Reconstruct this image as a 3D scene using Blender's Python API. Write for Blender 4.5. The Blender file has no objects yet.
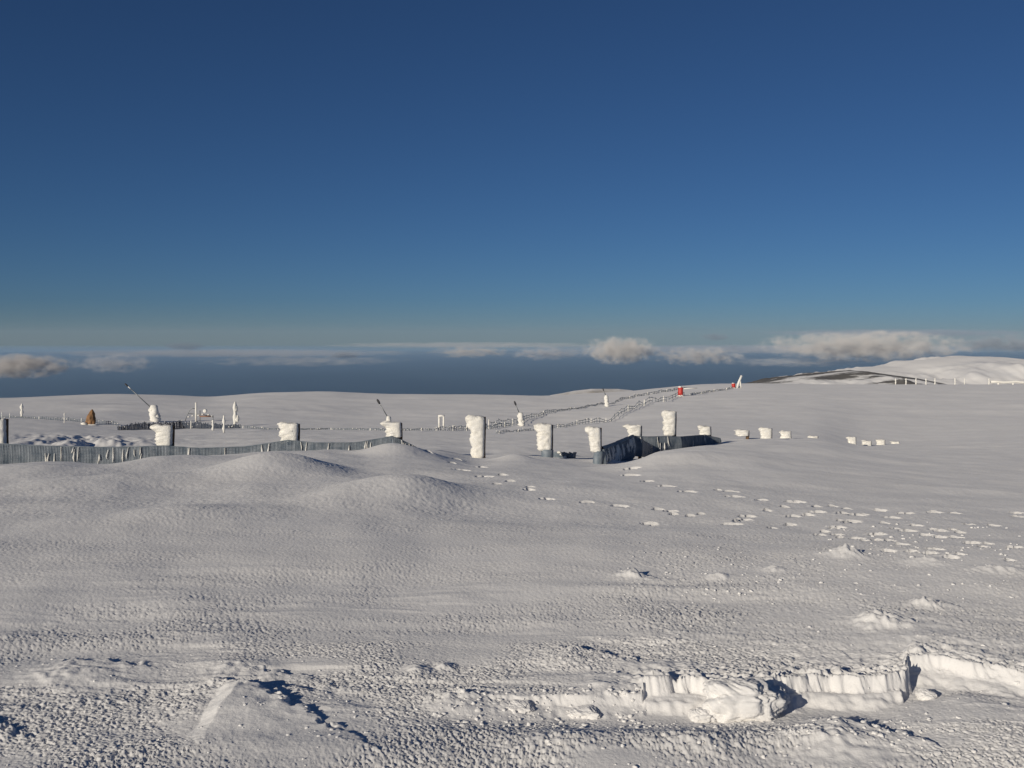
import bpy, math, random
import numpy as np

random.seed(7)
RNG = np.random.default_rng(11)
scene = bpy.context.scene
COL = scene.collection
F = 1000.0            # focal length in pixels of the 1024 px wide photograph
HR = 340.0            # image row of eye level
ZC = 1.65             # eye height above the snow underfoot
SUN_EL, SUN_AZ = math.radians(17), math.radians(38.0)   # light travels towards +Y, turned 38 deg to the right

# ------------------------------------------------------------------ noise
def _hash(ix, iy, s):
    h = (ix.astype(np.int64) * 374761393 + iy.astype(np.int64) * 668265263 + s * 974634721) & 0xffffffff
    h = ((h ^ (h >> 13)) * 1274126177) & 0xffffffff
    h = ((h ^ (h >> 16)) * 2246822519) & 0xffffffff
    return ((h ^ (h >> 15)) & 0xffffff).astype(np.float64) / 0xffffff

def perlin(x, y, s=0):
    x = np.asarray(x, float); y = np.asarray(y, float)
    x, y = np.broadcast_arrays(x, y)
    ix = np.floor(x); iy = np.floor(y); fx = x - ix; fy = y - iy
    ux = fx*fx*fx*(fx*(fx*6-15)+10); uy = fy*fy*fy*(fy*(fy*6-15)+10)
    def g(a, b):
        t = _hash(ix+a, iy+b, s) * 2*math.pi
        return np.cos(t)*(fx-a) + np.sin(t)*(fy-b)
    n0 = g(0, 0)*(1-ux) + g(1, 0)*ux
    n1 = g(0, 1)*(1-ux) + g(1, 1)*ux
    return (n0*(1-uy) + n1*uy) * 1.5

def fbm(x, y, o=3, s=0, gain=.5):
    r = 0; a = 1; f = 1
    for k in range(o):
        r = r + a*perlin(x*f, y*f, s+k*17); a *= gain; f *= 2.03
    return r

def worley(x, y, s=0):
    ix = np.floor(x); iy = np.floor(y)
    best = np.full(np.shape(x), 9.0)
    for a in (-1, 0, 1):
        for b in (-1, 0, 1):
            cx = ix+a + .5 + .8*(_hash(ix+a, iy+b, s)-.5); cy = iy+b + .5 + .8*(_hash(ix+a, iy+b, s+5)-.5)
            best = np.minimum(best, (cx-x)**2 + (cy-y)**2)
    return best

def sstep(a, b, x):
    t = np.clip((x-a)/(b-a), 0, 1); return t*t*(3-2*t)

# ------------------------------------------------------------------ terrain table: row of the ground at a distance
TAB = {
 0:   [(8,549),(12,500),(16,478),(20,466.5),(24,462.5),(27,468),(31,470),(36,457),(44,444),(54,436),(66,429),(80,421),(110,413),(150,407),(210,402),(290,399),(380,398)],
 60:  [(8,549),(12,498),(16,475),(20,464),(24,459),(27,465),(31,469),(36,457),(44,445),(54,437),(66,430),(80,422.5),(110,413),(150,406),(210,400),(290,397),(380,395.5)],
 110: [(8,549),(12,498),(16,476),(20,467),(24,463),(27,468),(31,470),(36,457),(44,446),(54,439),(66,433),(80,426),(110,413),(150,406),(210,399),(290,395),(380,393.5)],
 165: [(8,549),(12,498),(16,475),(20,465),(24,461),(27,467),(31,469),(36,456),(44,446),(54,440),(66,435),(80,429),(110,416),(150,407),(210,400),(290,396),(380,394.5)],
 210: [(8,549),(12,497),(16,473),(20,460),(24,455.5),(27,461),(31,466),(36,455),(44,446),(54,439),(66,434),(80,428.5),(110,417),(150,409),(210,402),(290,398),(380,397)],
 260: [(8,549),(12,495),(16,470),(20,456),(24,451.5),(27,458),(31,464),(36,453),(44,443),(54,436),(66,432),(80,428),(110,415),(150,407),(210,399),(290,394),(380,392.5)],
 330: [(8,549),(12,496),(16,470),(20,456),(24,450.5),(27,457),(31,463),(36,452),(44,443),(54,437),(66,433),(80,429.5),(110,416),(150,407),(210,398),(290,392.5),(380,391)],
 362: [(8,549),(12,497),(16,472),(20,459),(24,454),(27,458),(31,462),(36,452),(44,443),(54,437),(66,433),(80,430),(110,417),(150,408),(210,399),(290,395),(380,393)],
 392: [(8,549),(12,498),(16,473),(20,457),(23,449),(27,452),(31,456),(36,450),(44,443),(54,437),(66,433),(80,430),(110,417),(150,408),(210,400),(290,395.5),(380,394)],
 435: [(8,549),(12,498),(16,475),(20,462),(24,454),(27,451),(31,450),(36,448),(44,443.5),(54,438),(66,434),(80,430),(110,417),(150,408),(210,400),(290,396),(380,394)],
 475: [(8,549),(12,499),(16,479),(20,469),(24,463),(27,460.5),(31,458),(36,453),(44,445),(54,438.5),(66,434),(80,430),(110,417),(150,408),(210,400),(290,396),(380,394)],
 520: [(8,549),(12,500),(16,479),(20,467),(24,459),(27,457.5),(31,456.5),(36,452),(44,445),(54,439),(66,435),(80,429),(110,417),(150,408),(210,400.5),(290,396.5),(380,395)],
 545: [(8,549),(12,500),(16,480),(20,468),(24,462),(27,460),(31,457),(36,453),(44,446),(54,440),(66,435),(80,428.5),(110,416),(150,408),(210,401),(290,397),(380,396)],
 600: [(8,549),(12,501),(16,482),(20,472),(24,467),(27,466),(31,464),(36,456),(44,447),(54,440),(66,434),(80,426.5),(110,415),(150,407),(210,400),(290,395),(380,392)],
 632: [(8,549),(12,502),(16,483),(20,472),(24,465),(27,463),(31,464),(36,462),(44,452),(54,442),(66,434.5),(80,426),(110,414),(150,405.5),(210,398),(290,393),(380,390.5)],
 655: [(8,549),(12,503),(16,483),(20,468),(24,456),(28,449.5),(32,456),(38,457),(46,448),(54,440),(66,434),(80,426),(110,413),(150,404),(210,396),(290,391),(380,388)],
 700: [(8,549),(12,504),(16,483),(20,467),(24,455),(30,444.5),(35,448),(41,449),(48,441),(54,437),(66,432),(80,425),(110,413),(150,403),(210,394),(290,387),(380,384)],
 760: [(8,549),(12,505),(16,484),(20,468),(24,457),(30,448),(38,442.5),(46,440.8),(54,439.5),(60,437.5),(70,432),(85,424),(110,414),(150,403),(210,392),(290,385),(380,383)],
 820: [(8,549),(12,506),(16,486),(20,471),(24,461),(30,452),(38,446),(46,442),(54,440.5),(62,438.5),(72,433),(88,425),(110,414),(150,403),(210,393),(290,386.5),(380,384)],
 860: [(8,549),(12,507),(16,487),(20,473),(24,464),(30,456),(38,450.5),(48,448.5),(62,447.2),(72,445),(85,434),(100,424),(120,414),(155,403),(210,393),(290,386),(380,384)],
 920: [(8,549),(12,508),(16,489),(20,476),(24,467),(30,459),(38,452),(48,448),(62,445.5),(74,444),(88,433),(100,424),(120,414),(155,403),(210,393),(290,386),(380,384)],
 1024:[(8,549),(12,510),(16,492),(20,479),(24,470),(30,461),(38,452),(48,445),(62,439),(74,435),(88,428),(100,421),(120,413),(155,403),(210,393),(290,386),(380,384)],
}
TAB[-220] = TAB[0]; TAB[1250] = TAB[1024]
PXS = np.arange(-220, 1251, 5.0)
LD = np.linspace(math.log(1.0), math.log(1600), 420)
def _column(ent):
    ds = [0.5, 4, 6.5]; zs = [0, 0, 0]
    for d, r in ent: ds.append(d); zs.append(ZC - (r-HR)/F*d)
    dl, rl = ent[-1]
    for d, add in ((430, 2.5), (520, 14), (700, 60), (1000, 130), (1600, 260)):
        ds.append(d); zs.append(ZC - (rl+add-HR)/F*d)
    return np.interp(np.exp(LD), ds, zs)
keys = sorted(TAB)
cols = np.array([_column(TAB[k]) for k in keys])
ZT = np.array([np.interp(PXS, keys, cols[:, j]) for j in range(len(LD))]).T
def _blur(a, ax, sig):
    n = int(3*sig)+1; k = np.exp(-.5*(np.arange(-n, n+1)/sig)**2); k /= k.sum()
    pad = [(0, 0), (0, 0)]; pad[ax] = (n, n)
    p = np.pad(a, pad, mode='edge')
    return np.apply_along_axis(lambda v: np.convolve(v, k, 'valid'), ax, p)
ZT = _blur(_blur(ZT, 0, 1.8), 1, 2.0)

def polar(x, y):
    az = np.arctan2(x, y); aa = np.clip(az, -.619, .619); r = np.hypot(x, y)
    return 512 + F*np.tan(aa), np.maximum(r*np.cos(aa), .3)

def base_z(px, d):
    fi = np.clip((px-PXS[0])/5.0, 0, len(PXS)-1.001); fj = np.clip((np.log(np.maximum(d, 1.0))-LD[0])/(LD[1]-LD[0]), 0, len(LD)-1.001)
    i = fi.astype(int); j = fj.astype(int); a = fi-i; b = fj-j
    return (ZT[i, j]*(1-a)*(1-b) + ZT[i+1, j]*a*(1-b) + ZT[i, j+1]*(1-a)*b + ZT[i+1, j+1]*a*b)

DS = np.exp(np.linspace(math.log(2.6), math.log(420), 2400))
def hit(px, row):
    """distance at which the sight line through a picture point meets the ground"""
    r = HR + F*(ZC-base_z(np.full(DS.shape, float(px)), DS))/DS
    k = np.argmax(r <= row)
    return DS[k] if (r <= row).any() else 375.0
def at(px, row, d): return np.array([(px-512)/F*d, d, ZC-(row-HR)/F*d])

# cut edge of the rut across the foreground: picture column -> distance of its lip, depth of the cut
EDGE_PX = [430, 470, 560, 600, 637, 642, 690, 720, 770, 808, 860, 905, 911, 940, 985, 1024, 1300]
EDGE_RW = [700, 698, 697, 697, 696, 678, 677, 681, 676, 671, 674, 671, 657, 660, 668, 674, 700]
CUT_PX  = [440, 480, 560, 637, 642, 700, 905, 912, 1000, 1150, 1300]
CUT_H   = [0., .03, .075, .085, .125, .13, .125, .10, .10, .06, 0.]
RISE_H  = [0., .0, .0, .0, .065, .07, .065, .05, .04, .02, 0.]      # the snow pushed up behind the lip
PRINTS = [(410,452),(427,453),(428,456),(457,460),(452,463),(461,471),(481,467),(484,478),(502,476),(497,486),(510,483),(530,489),
 (529,491),(547,497),(587,500),(620,503),(658,506),(671,508),(690,512),(701,511),(737,518),(747,514),(772,525),(785,506),(790,521),(718,489),(731,491),
 (735,496),(762,500),(795,501),(817,505),(817,512),(847,507),(852,521),(837,525),(820,532),(865,513),(857,537),(877,533),(885,522),
 (895,527),(908,529),(902,544),(927,534),(940,536),(956,536),(935,550),(972,542),(988,543),(1014,547),(667,486),(647,481),(630,475),(687,492),(632,470),
 (1010,560),(960,556),(905,512),(880,508)]
MOUNDS = [ # px, row, half width m, half depth m, height m
 (632,577,.10,.10,.085),(655,580,.16,.09,.03),(718,577,.09,.07,.05),(845,556,.13,.14,.12),(928,606,.14,.10,.09),(880,626,.16,.16,.11),
 (775,570,.1,.1,.05),(925,562,.15,.1,.05),(1000,570,.2,.12,.06),(60,678,.22,.14,.03),(235,672,.20,.11,.03),(90,700,.3,.12,.03),
 (420,672,.08,.07,.05),(445,668,.06,.06,.04),(455,700,.12,.12,.05),(600,690,.1,.08,.03),(830,742,.2,.16,.05),(700,745,.18,.1,.04),(560,745,.2,.12,.04),
 (405,497,.85,1.25,.24),(330,505,.6,1.0,.04),(420,478,.6,1.2,-.08),(275,472,.95,1.4,.30),(190,520,.9,.9,.12),(95,486,1.2,1.3,.17),(20,474,1.2,1.5,.17),(165,468,.9,1.3,.21),(450,505,.8,1.2,-.10),(340,466,.8,1.4,-.05),
 (640,520,1.0,.9,-.05),(760,540,.9,.6,-.04),(300,560,.7,.6,.04),(690,460,2.0,1.3,.20),(515,459,.5,1.0,.12),(605,463,.45,.7,.16),(395,452,.9,1.0,.20),
 (960,447,3.0,2.0,.10),(820,452,1.6,2.0,.12),(215,684,.05,.05,.03),(655,590,.7,.12,.03),(575,417,7,9,-.7),(520,421,6,7,-.4),(200,412,12,14,.5),(60,408,10,14,.5),(950,411,12,16,-.5),(300,408,10,10,.4),(440,414,9,7,.4)]
SCARPS = [ # start and end in world metres; snow stands higher on the near left side
 ((-1.30,4.74),(-.50,3.98),.030,.5),((1.43,4.32),(1.80,4.05),.035,.3),((-2.25,4.30),(-2.02,4.14),.025,.3),((-1.14,4.95),(-.92,4.85),.02,.25),
 ((.35,5.3),(.75,5.1),.03,.3),((-2.2,5.1),(-1.7,5.0),.02,.3)]

PRINTS += [(random.uniform(830, 1022), random.uniform(508, 562)) for _ in range(26)] + [(random.uniform(640, 860), random.uniform(492, 530)) for _ in range(10)]
PR = []
for k, (px, row) in enumerate(PRINTS):
    d = hit(px, row); PR.append(((px-512)/F*d, d, (.0042+.0065*random.random()**1.3)*d, (.0042+.0028*random.random())*d, random.uniform(-.4, .4)))

def height(x, y, detail=True):
    px, d = polar(x, y)
    z = base_z(px, d)
    front = y > .3
    # --- wind formed undulation
    far = sstep(40, 120, d)
    z += (1-far)*(.035*fbm(x*.55, y*.4, 3, 3) + .05*fbm(x*.16, y*.11, 2, 9)*sstep(6, 14, d))
    z += far*.34*fbm(x*.035+.3*perlin(x*.02, y*.02, 4), y*.05, 4, 21, .55)*sstep(60, 140, d)*(1-.6*sstep(250, 360, d))
    z += .05*sstep(30, 45, d)*fbm(x*.25, y*.35, 3, 31)*(1-sstep(120, 200, d))
    for (mx, mr, wx, wy, h, *flat) in MOUNDS:
        if flat: wx *= 1.0
        md = DS_M[(mx, mr)]; X = (mx-512)/F*md
        q = ((x-X)/wx)**2 + ((y-md)/wy)**2
        m = q < 12
        if m.any():
            jag = 1 + (.35*perlin(x[m]*9, y[m]*9, 77) if wx < .4 and not flat else 0)
            small = wx < .4 and not flat
            hk = (.55 if small else 1)*h
            z[m] += hk*np.exp(-np.maximum(q[m]*jag, 0)*(1.3 if small else 1))*(1+(.5*perlin(x[m]*22, y[m]*22, 78) if small else 0))
    # churned snow behind the left nets
    ch = np.exp(-((px-85)/70)**2)*sstep(41, 45, d)*(1-sstep(54, 62, d))
    z += ch*.22*fbm(x*.9+y*.3, y*.35, 3, 61)
    # --- foreground crust
    near = 1-sstep(4.6, 8.5, d)
    band = np.clip(fbm(x*.5, y*2.3, 2, 41), -1, 1)
    z += near*(.015*band+.018*np.clip(fbm(x*1.6, y*5.5, 3, 43), 0, .6)*sstep(-.2, .3, perlin(x*.7, y*1.1, 44)))
    rough = .30 + .95*sstep(.12, .85, .5+.75*fbm(x*.8, y*1.9, 4, 47, .6))
    smooth = np.zeros_like(x)
    for (cx, cy, rx, ry) in ((-.98, 4.25, .48, .33), (-1.22, 4.5, .2, .3), (1.35, 4.0, .2, .13), (.75, 5.05, .28, .10), (.4, 3.9, .2, .15), (2.2, 5.6, .35, .2), (-1.05, 5.05, .25, .1), (-2.3, 4.85, .3, .1)):
        smooth = np.maximum(smooth, np.exp(-(((x-cx)/rx)**2+((y-cy)/ry)**2)**2))
    if detail:
        m = front & (d < 14)
        X, Y, D = x[m], y[m], d[m]
        wx_, wy_ = X + .012*perlin(X*30, Y*30, 5), Y + .012*perlin(X*30, Y*30, 6)
        al, be = wx_*.94+wy_*.34, -wx_*.34+wy_*.94
        w1 = np.sqrt(worley(al*47, be*56, 3)); w2 = np.sqrt(worley(al*92, be*100, 8)); w3 = np.sqrt(worley(al*18, be*23, 13))
        rg = 1-np.abs(fbm(al*33, be*42, 3, 15, .65))*1.6
        nearf = 1-sstep(4.0, 7.4, D)
        rr = rough[m]*(1-.97*smooth[m])
        patch = np.clip(perlin(X*2.1, Y*3.1, 91)+.35, 0, 1)
        hh = (.0085*nearf+.0016)*rr*(.75-w1) + (.0045*nearf+.0022)*rr*(.7-w2)*(1-sstep(7, 11, D)) + (.010*nearf+.0022)*rr*(rg-.6)*(1-sstep(9, 14, D))
        hh += .014*nearf*rr*np.clip(.5-w3, 0, 1)*patch*1.6
        right = sstep(540, 700, px[m])*sstep(4.9, 5.6, D)*(1-sstep(8.5, 11, D))
        hh += right*(.020*np.clip(.42-w3, 0, 1)*np.clip(perlin(X*3, Y*4, 93)+.25, 0, 1)*2 + .008*np.clip(.5-w1, 0, 1) + .008*(rg-.6)*np.clip(perlin(X*1.7, Y*2.4, 95)+.5, 0, 1))
        z[m] += hh*.54
        m = front & (d >= 5.5) & (d < 30)
        X, Y, D = x[m], y[m], d[m]
        z[m] += (.0026*fbm(X*9, Y*7, 3, 71, .7)*sstep(8.5, 11, D)+.0036*perlin(X*24, Y*20, 72)*(1-sstep(14, 20, D))*sstep(8, 11, D)+.0030*perlin(X*47, Y*42, 73)*(1-sstep(9, 12, D))*sstep(5.5, 7, D))*(.5+rough[m]*.6)*(1-sstep(22, 30, D))
        # smooth wind wedge with a sharp crest, its left face towards the sun
        m = front & (np.abs(x+1.1) < 1.0) & (np.abs(y-4.35) < .7)
        X, Y = x[m]+1.27+.02*perlin(x[m]*7, y[m]*7, 58), y[m]
        tent = np.where(X < 0, np.clip(1+X/.085, 0, 1), np.clip(1-X/.62, 0, 1))
        along = sstep(3.9, 4.58, Y)*(1-sstep(4.62, 4.80, Y+.06*perlin(X*12, Y*9, 59)))
        z[m] += .062*tent*along
        # scarps
        for (a, b, h, w) in SCARPS:
            a = np.array(a); b = np.array(b); L = np.hypot(*(b-a)); t = (b-a)/L; n = np.array((-t[1], t[0]))   # n points to the far right
            m = front & (np.abs(x-(a[0]+b[0])/2) < L+w*2.5) & (np.abs(y-(a[1]+b[1])/2) < L+w*2.5)
            X, Y = x[m]-a[0], y[m]-a[1]
            s = (X*t[0]+Y*t[1])/L
            q = X*n[0]+Y*n[1] + .05*fbm(X*11, Y*11, 3, 55, .6) + .05*(s-.5)**2
            prof = np.where(q < 0, np.exp(-(q/w)**2*1.5)*1.0, 1-sstep(0, .035, q))
            env = np.where(s < 0, np.exp(-(s*L/.12)**2), (1-np.clip(s, 0, 1)**1.5)*.92+.08)*(s < 1.0) + (s >= 1)*.08*np.exp(-((s-1)*L/.2)**2)
            z[m] += h*prof*env*(1+.5*np.clip(perlin(X*13, Y*13, 56), -.6, 1)*np.exp(-(q/.10)**2))
    # --- footprints: pressed pits whose far wall faces the sun
    for (X0, Y0, rx, ry, ang) in PR:
        m = (np.abs(x-X0) < .6) & (np.abs(y-Y0) < 1.2)
        if not m.any(): continue
        u = (x[m]-X0)/rx; v = (y[m]-Y0)/ry + .25*ang*u
        q = np.sqrt(u*u+v*v) + .12*perlin(x[m]*9, y[m]*9, 33)
        pit = (1-sstep(.84, 1.03, q))*sstep(-1.3, .5, v)*(.35+.65*sstep(-1.1, .1, u))
        rim = np.exp(-((v-1.25)/.35)**2 - u*u)*1.0
        z[m] += (-.0100*pit + .0016*rim*(v > .7)*(1-pit))*Y0
    # --- cut edge of the rut
    m = (y > 1) & (y < 7) & (px > 432) & (px < 1298)
    X, Y, P = x[m], y[m], px[m]
    P = P + 9*perlin(X*7, Y*2.5, 111) + 5*perlin(X*22, Y*6, 112)
    h = np.interp(P, CUT_PX, CUT_H); up = np.interp(P, CUT_PX, RISE_H)
    e = (1650.0-1000*up)/(np.interp(P, EDGE_PX, EDGE_RW)-HR)
    jag = .013*perlin(X*24+Y*9, Y*6, 101) + .009*perlin(X*55+Y*40, Y*30, 102) + .045*fbm(X*5, Y*1, 2, 103) + .02*perlin(X*12+4, Y*8, 104)
    fw = .025+.08*np.clip(perlin(X*3.3, Y*.5, 106)+.15, 0, 1)
    t = e - Y
    es = np.interp(P, [430, 560, 680, 800, 880, 960, 1024, 1300], [4.60, 4.61, 4.62, 4.74, 4.82, 4.98, 4.87, 4.60]); ts = es - Y
    tj = t + jag*np.clip(1-t/.10, 0, 1)
    big = sstep(.04, .085, h)
    p1 = np.clip(tj/fw, 0, 1)**.8*(.62) + sstep(.05, .16, t+.035*perlin(X*8, Y*8, 113)+.02*perlin(X*23, Y*23, 114))*.38
    floor_k = sstep(.02, .05, t)*(1-sstep(.12, .26, ts))
    ups = np.interp(P, [585, 690, 905, 1000, 1150, 1300], [0, .07, .06, .04, .02, 0])
    kb = sstep(.015, .12, -t); upb = up*(1-kb)+ups*kb
    lip = upb*np.exp(-np.maximum(-t, 0)/.28)*(1+.55*fbm(X*11, Y*11, 3, 105, .6)*np.clip(-t/.02, 0, 1))
    front_lvl = np.interp(P, [440, 560, 700, 900, 1150, 1300], [0, -.05, -.06, -.055, -.03, 0])*(1-sstep(.12, .55, ts+.05*perlin(X*4, Y*4, 115)))
    z[m] = np.where(t > -.02, z[m]*(1-.7*floor_k*big) + (up-front_lvl)*(1-p1) + front_lvl, z[m] + lip)
    return z

DS_M = {(a[0], a[1]): hit(a[0], a[1]) for a in MOUNDS}

def mesh_obj(name, verts, faces, mat, parent=None, smooth=True):
    me = bpy.data.meshes.new(name)
    verts = np.asarray(verts, np.float32)
    if isinstance(faces, np.ndarray):
        n, k = faces.shape
        me.vertices.add(len(verts)); me.vertices.foreach_set('co', verts.ravel())
        me.loops.add(n*k); me.loops.foreach_set('vertex_index', faces.astype(np.int32).ravel())
        me.polygons.add(n); me.polygons.foreach_set('loop_start', np.arange(0, n*k, k, dtype=np.int32))
        me.update(calc_edges=True)
    else:
        me.from_pydata([tuple(map(float, v)) for v in verts], [], faces); me.update()
    me.polygons.foreach_set('use_smooth', np.full(len(me.polygons), smooth))
    if mat: me.materials.append(mat)
    o = bpy.data.objects.new(name, me); COL.objects.link(o)
    if parent: o.parent = parent
    return o

def tag(o, label=None, cat=None, group=None, kind=None):
    for k, v in (('label', label), ('category', cat), ('group', group), ('kind', kind)):
        if v: o[k] = v
    return o
def thing(name, loc, label, cat, group=None, rz=0):
    o = bpy.data.objects.new(name, None); COL.objects.link(o); o.empty_display_size = .2
    o.location = loc; o.rotation_euler = (0, 0, rz)
    return tag(o, label, cat, group)

# ------------------------------------------------------------------ materials
def new_mat(name):
    m = bpy.data.materials.new(name); m.use_nodes = True
    nt = m.node_tree; return m, nt, nt.nodes['Principled BSDF'], nt.nodes['Material Output']
def coords(nt, kind='Object'): return nt.nodes.new('ShaderNodeTexCoord').outputs[kind]
def noise(nt, co, scale, detail=3, rough=.55):
    n = nt.nodes.new('ShaderNodeTexNoise'); n.inputs['Scale'].default_value = scale; n.inputs['Detail'].default_value = detail
    n.inputs['Roughness'].default_value = rough; nt.links.new(co, n.inputs['Vector']); return n.outputs['Fac']
def ramp(nt, fac, stops):
    r = nt.nodes.new('ShaderNodeValToRGB'); nt.links.new(fac, r.inputs['Fac']); e = r.color_ramp.elements
    while len(e) < len(stops): e.new(.5)
    for k, (p, c) in enumerate(stops): e[k].position = p; e[k].color = (*c, 1)
    return r.outputs['Color']
def bump(nt, b, h, strength, dist, prev=None):
    n = nt.nodes.new('ShaderNodeBump'); n.inputs['Strength'].default_value = strength; n.inputs['Distance'].default_value = dist
    nt.links.new(h, n.inputs['Height'])
    if prev: nt.links.new(prev, n.inputs['Normal'])
    nt.links.new(n.outputs['Normal'], b.inputs['Normal']); return n.outputs['Normal']

def snow_material(name, fine=True):
    m, nt, b, out = new_mat(name)
    co = coords(nt)
    nt.links.new(ramp(nt, noise(nt, co, .6, 4), [(.3, (.76, .745, .735)), (.7, (.81, .795, .785))]), b.inputs['Base Color'])
    b.inputs['Roughness'].default_value = .75; b.inputs['Diffuse Roughness'].default_value = .2
    b.inputs['Specular IOR Level'].default_value = .25
    if fine:
        n1 = bump(nt, b, noise(nt, co, 5, 4, .6), .35, .02)
        n2 = bump(nt, b, noise(nt, co, 60, 3, .65), .5, .006, n1)
    return m
SNOW = snow_material('snow')
SNOW_FAR = snow_material('far_snow', False)

def rime_material():
    m, nt, b, out = new_mat('rime_ice'); co = coords(nt)
    nt.links.new(ramp(nt, noise(nt, co, 6, 3), [(.3, (.80, .77, .70)), (.7, (.86, .84, .80))]), b.inputs['Base Color'])
    b.inputs['Roughness'].default_value = .7; b.inputs['Specular IOR Level'].default_value = .25
    bump(nt, b, noise(nt, co, 22, 4, .7), .6, .03); return m
RIME = rime_material()
def plain(name, c1, c2, scale=8, rough=.7, stretch=None, metal=0):
    m, nt, b, out = new_mat(name); co = coords(nt)
    if stretch:
        mp = nt.nodes.new('ShaderNodeMapping'); mp.inputs['Scale'].default_value = stretch; nt.links.new(co, mp.inputs['Vector']); co = mp.outputs['Vector']
    f = noise(nt, co, scale, 4)
    nt.links.new(ramp(nt, f, [(.3, c1), (.7, c2)]), b.inputs['Base Color'])
    b.inputs['Roughness'].default_value = rough; b.inputs['Metallic'].default_value = metal
    bump(nt, b, f, .3, .01); return m
WOOD = plain('weathered_wood', (.06, .035, .02), (.20, .12, .06), 14, .8, (1, 1, .12))
NET = plain('net_cord', (.10, .135, .175), (.30, .33, .36), 2.2, .8, (2.2, 2.2, 1.6))
METAL = plain('grey_metal', (.16, .17, .18), (.28, .29, .30), 20, .45, None, .6)
DARK = plain('dark_rubber', (.03, .03, .035), (.06, .06, .065))
RED = plain('red_vinyl', (.45, .03, .02), (.60, .05, .04), 6, .5)
ORANGE = plain('orange_brown_stone', (.13, .07, .035), (.40, .22, .10), 3, .85)

# ------------------------------------------------------------------ ground
def build_ground():
    az = np.concatenate([np.radians(np.linspace(-180, -44, 46)), np.radians(np.linspace(-44, -31, 60))[1:], np.radians(np.linspace(-31, 31, 1060))[1:],
                         np.radians(np.linspace(31, 44, 60))[1:], np.radians(np.linspace(44, 180, 46))[1:-1]])
    def geo(a, b, k): return np.exp(np.arange(math.log(a), math.log(b), k))
    r = np.concatenate([[.35, .8, 1.3, 1.8], geo(2.2, 3.4, .02), geo(3.4, 4.3, .0026), geo(4.3, 5.6, .0012), geo(5.6, 9, .0026), geo(9, 26, .0036),
                        geo(26, 60, .007), geo(60, 430, .012), geo(430, 1500, .08)])
    A, R = np.meshgrid(az, r)
    x = (np.sin(A)*R).ravel(); y = (np.cos(A)*R).ravel()
    z = height(x, y)
    n, k = len(r), len(az)
    i = np.arange(n-1)[:, None]*k; j = np.arange(k)[None, :]; j2 = (np.arange(k)+1) % k
    q = np.stack([i+j, i+k+j, i+k+j2[None, :], i+j2[None, :]], -1).reshape(-1, 4)[:, ::-1]
    v = np.stack([x, y, z], 1)
    o = mesh_obj('snow_ground', v, q, SNOW)
    tag(o, 'wind packed snow field with a cut rut and footprints', 'ground', kind='structure')
    return o
build_ground()
def gz(x, y): return float(height(np.array([float(x)]), np.array([float(y)]))[0])
def gpos(px, row):
    d = hit(px, row); x = (px-512)/F*d; return np.array([x, d, gz(x, d)])

# ------------------------------------------------------------------ mesh helpers
class MB:
    def __init__(s): s.v = []; s.f = []
    def add(s, v, f):
        n = len(s.v); s.v += [tuple(map(float, p)) for p in v]; s.f += [tuple(i+n for i in q) for q in f]
    def box(s, c, d, rz=0):
        co, si = math.cos(rz), math.sin(rz); v = []
        for sz in (-1, 1):
            for sx, sy in ((-1, -1), (1, -1), (1, 1), (-1, 1)):
                X, Y = sx*d[0]/2, sy*d[1]/2; v.append((c[0]+X*co-Y*si, c[1]+X*si+Y*co, c[2]+sz*d[2]/2))
        s.add(v, [(3, 2, 1, 0), (4, 5, 6, 7), (0, 1, 5, 4), (1, 2, 6, 5), (2, 3, 7, 6), (3, 0, 4, 7)])
    def tube(s, pts, radii, n=8, jit=0):
        pts = [np.array(p, float) for p in pts]
        if not hasattr(radii, '__len__'): radii = [radii]*len(pts)
        v = []; f = []
        for k, p in enumerate(pts):
            t = pts[min(k+1, len(pts)-1)]-pts[max(k-1, 0)]; t /= np.linalg.norm(t)+1e-9
            a = np.cross(t, (0, 1, 0) if abs(t[1]) < .9 else (1, 0, 0)); a /= np.linalg.norm(a); b = np.cross(t, a)
            for i in range(n):
                th = 2*math.pi*i/n; rr = radii[k]*(1+(random.uniform(-jit, jit) if jit else 0)); v.append(p+rr*(math.cos(th)*a+math.sin(th)*b))
        for k in range(len(pts)-1):
            for i in range(n):
                j = (i+1) % n; f.append((k*n+i, k*n+j, (k+1)*n+j, (k+1)*n+i))
        f.append(tuple(range(n))[::-1]); f.append(tuple(range((len(pts)-1)*n, len(pts)*n)))
        s.add(v, f)
    def blob(s, c, r, seed=0, amp=.25, nu=12, nv=8, freq=2.0):
        v = []; f = []
        for j in range(nv+1):
            ph = math.pi*j/nv
            for i in range(nu):
                th = 2*math.pi*i/nu; dx, dy, dz = math.sin(ph)*math.cos(th), math.sin(ph)*math.sin(th), math.cos(ph)
                k = 1+amp*float(fbm(np.array([dx*freq+seed*3.1+dz]), np.array([dy*freq-dz*1.7+seed]), 2, seed)[0])
                v.append((c[0]+r[0]*dx*k, c[1]+r[1]*dy*k, c[2]+r[2]*dz*k))
        for j in range(nv):
            for i in range(nu):
                i2 = (i+1) % nu; f.append((j*nu+i, (j+1)*nu+i, (j+1)*nu+i2, j*nu+i2))
        s.add(v, f)
    def build(s, name, mat, parent=None, smooth=True): return mesh_obj(name, s.v, s.f, mat, parent, smooth)

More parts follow.
